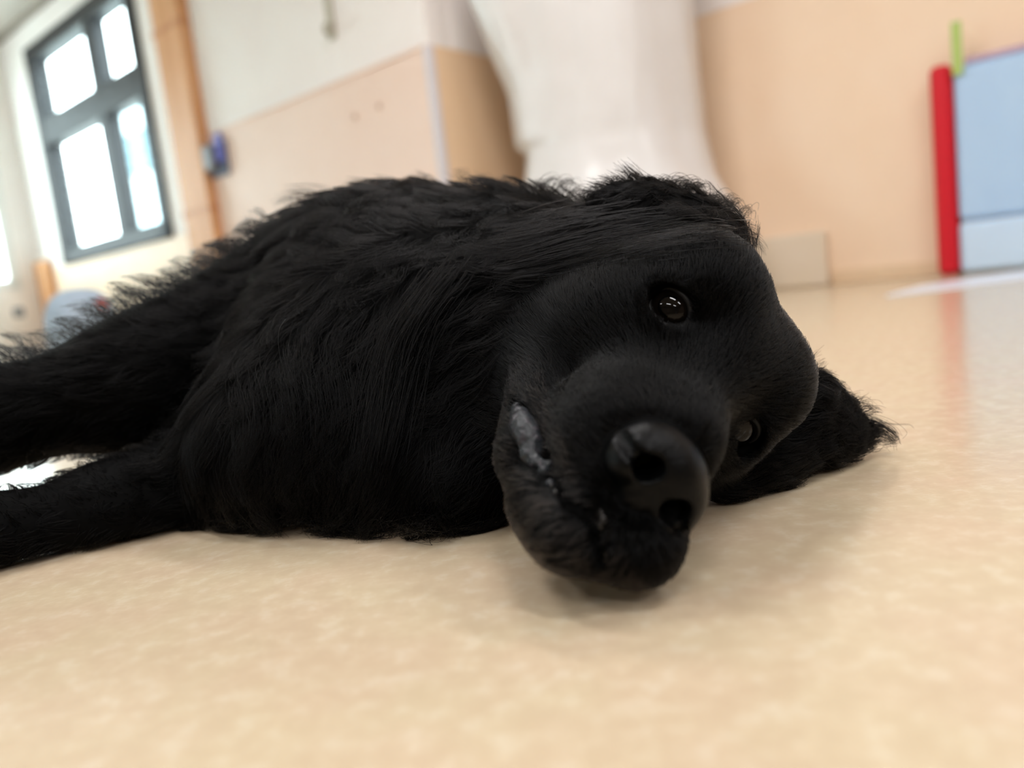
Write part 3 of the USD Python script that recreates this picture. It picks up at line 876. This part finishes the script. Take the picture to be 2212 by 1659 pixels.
    for pth in ([(1160, 450), (1146, 415), (1168, 395), (1186, 402)], [(1185, 450), (1172, 405), (1196, 384), (1216, 402)], [(1215, 450), (1205, 405), (1228, 390), (1246, 418)], [(1240, 455), (1225, 420), (1244, 408), (1262, 432)], [(1130, 440), (1120, 408), (1142, 398)], [(1255, 460), (1252, 430), (1268, 414)], [(1105, 425), (1085, 396), (1110, 392)], [(1200, 455), (1190, 425), (1206, 405)]):
        lock(pth, .57, 34, .0030, .5)
    # hair of the upper ear combed back over cheek and neck
    for pth in ([(1590, 520), (1500, 512), (1380, 520), (1240, 545), (1120, 575), (1040, 572), (985, 535)], [(1560, 505), (1440, 500), (1300, 515), (1160, 545), (1060, 560), (1000, 545), (975, 510)], [(1600, 530), (1480, 535), (1340, 556), (1200, 588), (1090, 598), (1010, 580)], [(1500, 480), (1380, 485), (1240, 505), (1120, 530), (1030, 560), (935, 605)], [(1430, 480), (1300, 490), (1180, 510), (1080, 530), (1000, 530)], [(1380, 500), (1240, 525), (1120, 560), (1020, 570), (950, 596)], [(1350, 470), (1240, 480), (1150, 495), (1080, 505), (1040, 490)], [(1480, 520), (1340, 538), (1210, 565), (1110, 590), (1030, 590), (1000, 570)]):
        lock(pth, None, 150, .0060, .6, 12, .006, stagger=.45)
    # the ruff behind the cheek
    for pth in ([(985, 580), (930, 650), (872, 730), (846, 800), (826, 920), (800, 1010)], [(960, 620), (905, 690), (860, 770), (840, 860), (815, 980), (790, 1060)], [(1000, 590), (960, 650), (905, 740), (880, 840), (850, 960), (830, 1070)], [(880, 720), (846, 800), (822, 900), (800, 1000), (770, 1080)]):
        lock(pth, None, 150, .0070, .7, 12, .009, w=.0005, stagger=.4)
    for x0 in (700, 640, 760, 560):
        lock([(x0, 720 + (760 - x0) * .3), (x0 - 18, 820), (x0 - 4, 920), (x0 - 40, 1030), (x0 - 10, 1110)], None, 70, .007, .5, 12, .007, stagger=.4)
    # lower ear on the floor
    for pth, n_ in (([(1750, 900), (1830, 900), (1905, 918), (1938, 945), (1890, 954)], 60), ([(1770, 940), (1850, 935), (1915, 938), (1930, 950), (1885, 956)], 60), ([(1745, 840), (1756, 805), (1782, 782)], 40), ([(1755, 850), (1778, 822), (1795, 800)], 50), ([(1770, 865), (1806, 846), (1834, 846)], 55), ([(1800, 880), (1846, 864), (1868, 856)], 55), ([(1840, 895), (1880, 882), (1900, 890)], 50), ([(1740, 830), (1748, 780), (1772, 756)], 12), ([(1690, 980), (1760, 985), (1800, 990)], 70), ([(1640, 1010), (1700, 1015), (1760, 1012)], 70), ([(1600, 1040), (1660, 1035), (1710, 1028)], 70), ([(1780, 970), (1840, 965), (1868, 958)], 60)):
        lock(pth, .49 if pth[0][1] < 960 else .478, n_, .0034, .45)
    lock([(1880, 912), (1915, 915), (1945, 918), (1970, 920), (1977, 930)], .50, 2, .0004, .5)
    # hump of the back, and a few strays on the chest
    for pth in ([(700, 450), (645, 428), (588, 440)], [(720, 436), (660, 416), (612, 416)], [(690, 460), (640, 446), (598, 458)], [(800, 412), (770, 394), (744, 394)], [(850, 408), (830, 390), (805, 388)], [(930, 404), (915, 386), (890, 383)], [(1010, 402), (1000, 384), (975, 380)], [(1060, 412), (1045, 393), (1020, 385)], [(1100, 420), (1090, 398), (1070, 392)]):
        lock(pth, .69, 30, .0040, .6)
    for pth in ([(430, 1110), (405, 1140), (372, 1156)], [(460, 1120), (440, 1148), (415, 1160)], [(500, 1120), (480, 1150), (455, 1163)], [(560, 1120), (540, 1150), (520, 1166)]):
        lock(pth, None, 45, .003, .5, 8, .006)
    for K in sorted({l.shape[1] for l in locks}):
        curves("lock", np.concatenate([l for l in locks if l.shape[1] == K]), np.concatenate([w_ for w_ in lock_w if w_.shape[1] == K]), M_hair, label="loose curls and locks along the outline of ears and back" if K == 9 else "long locks of ear and ruff" if K == 12 else "tufts at the chest")
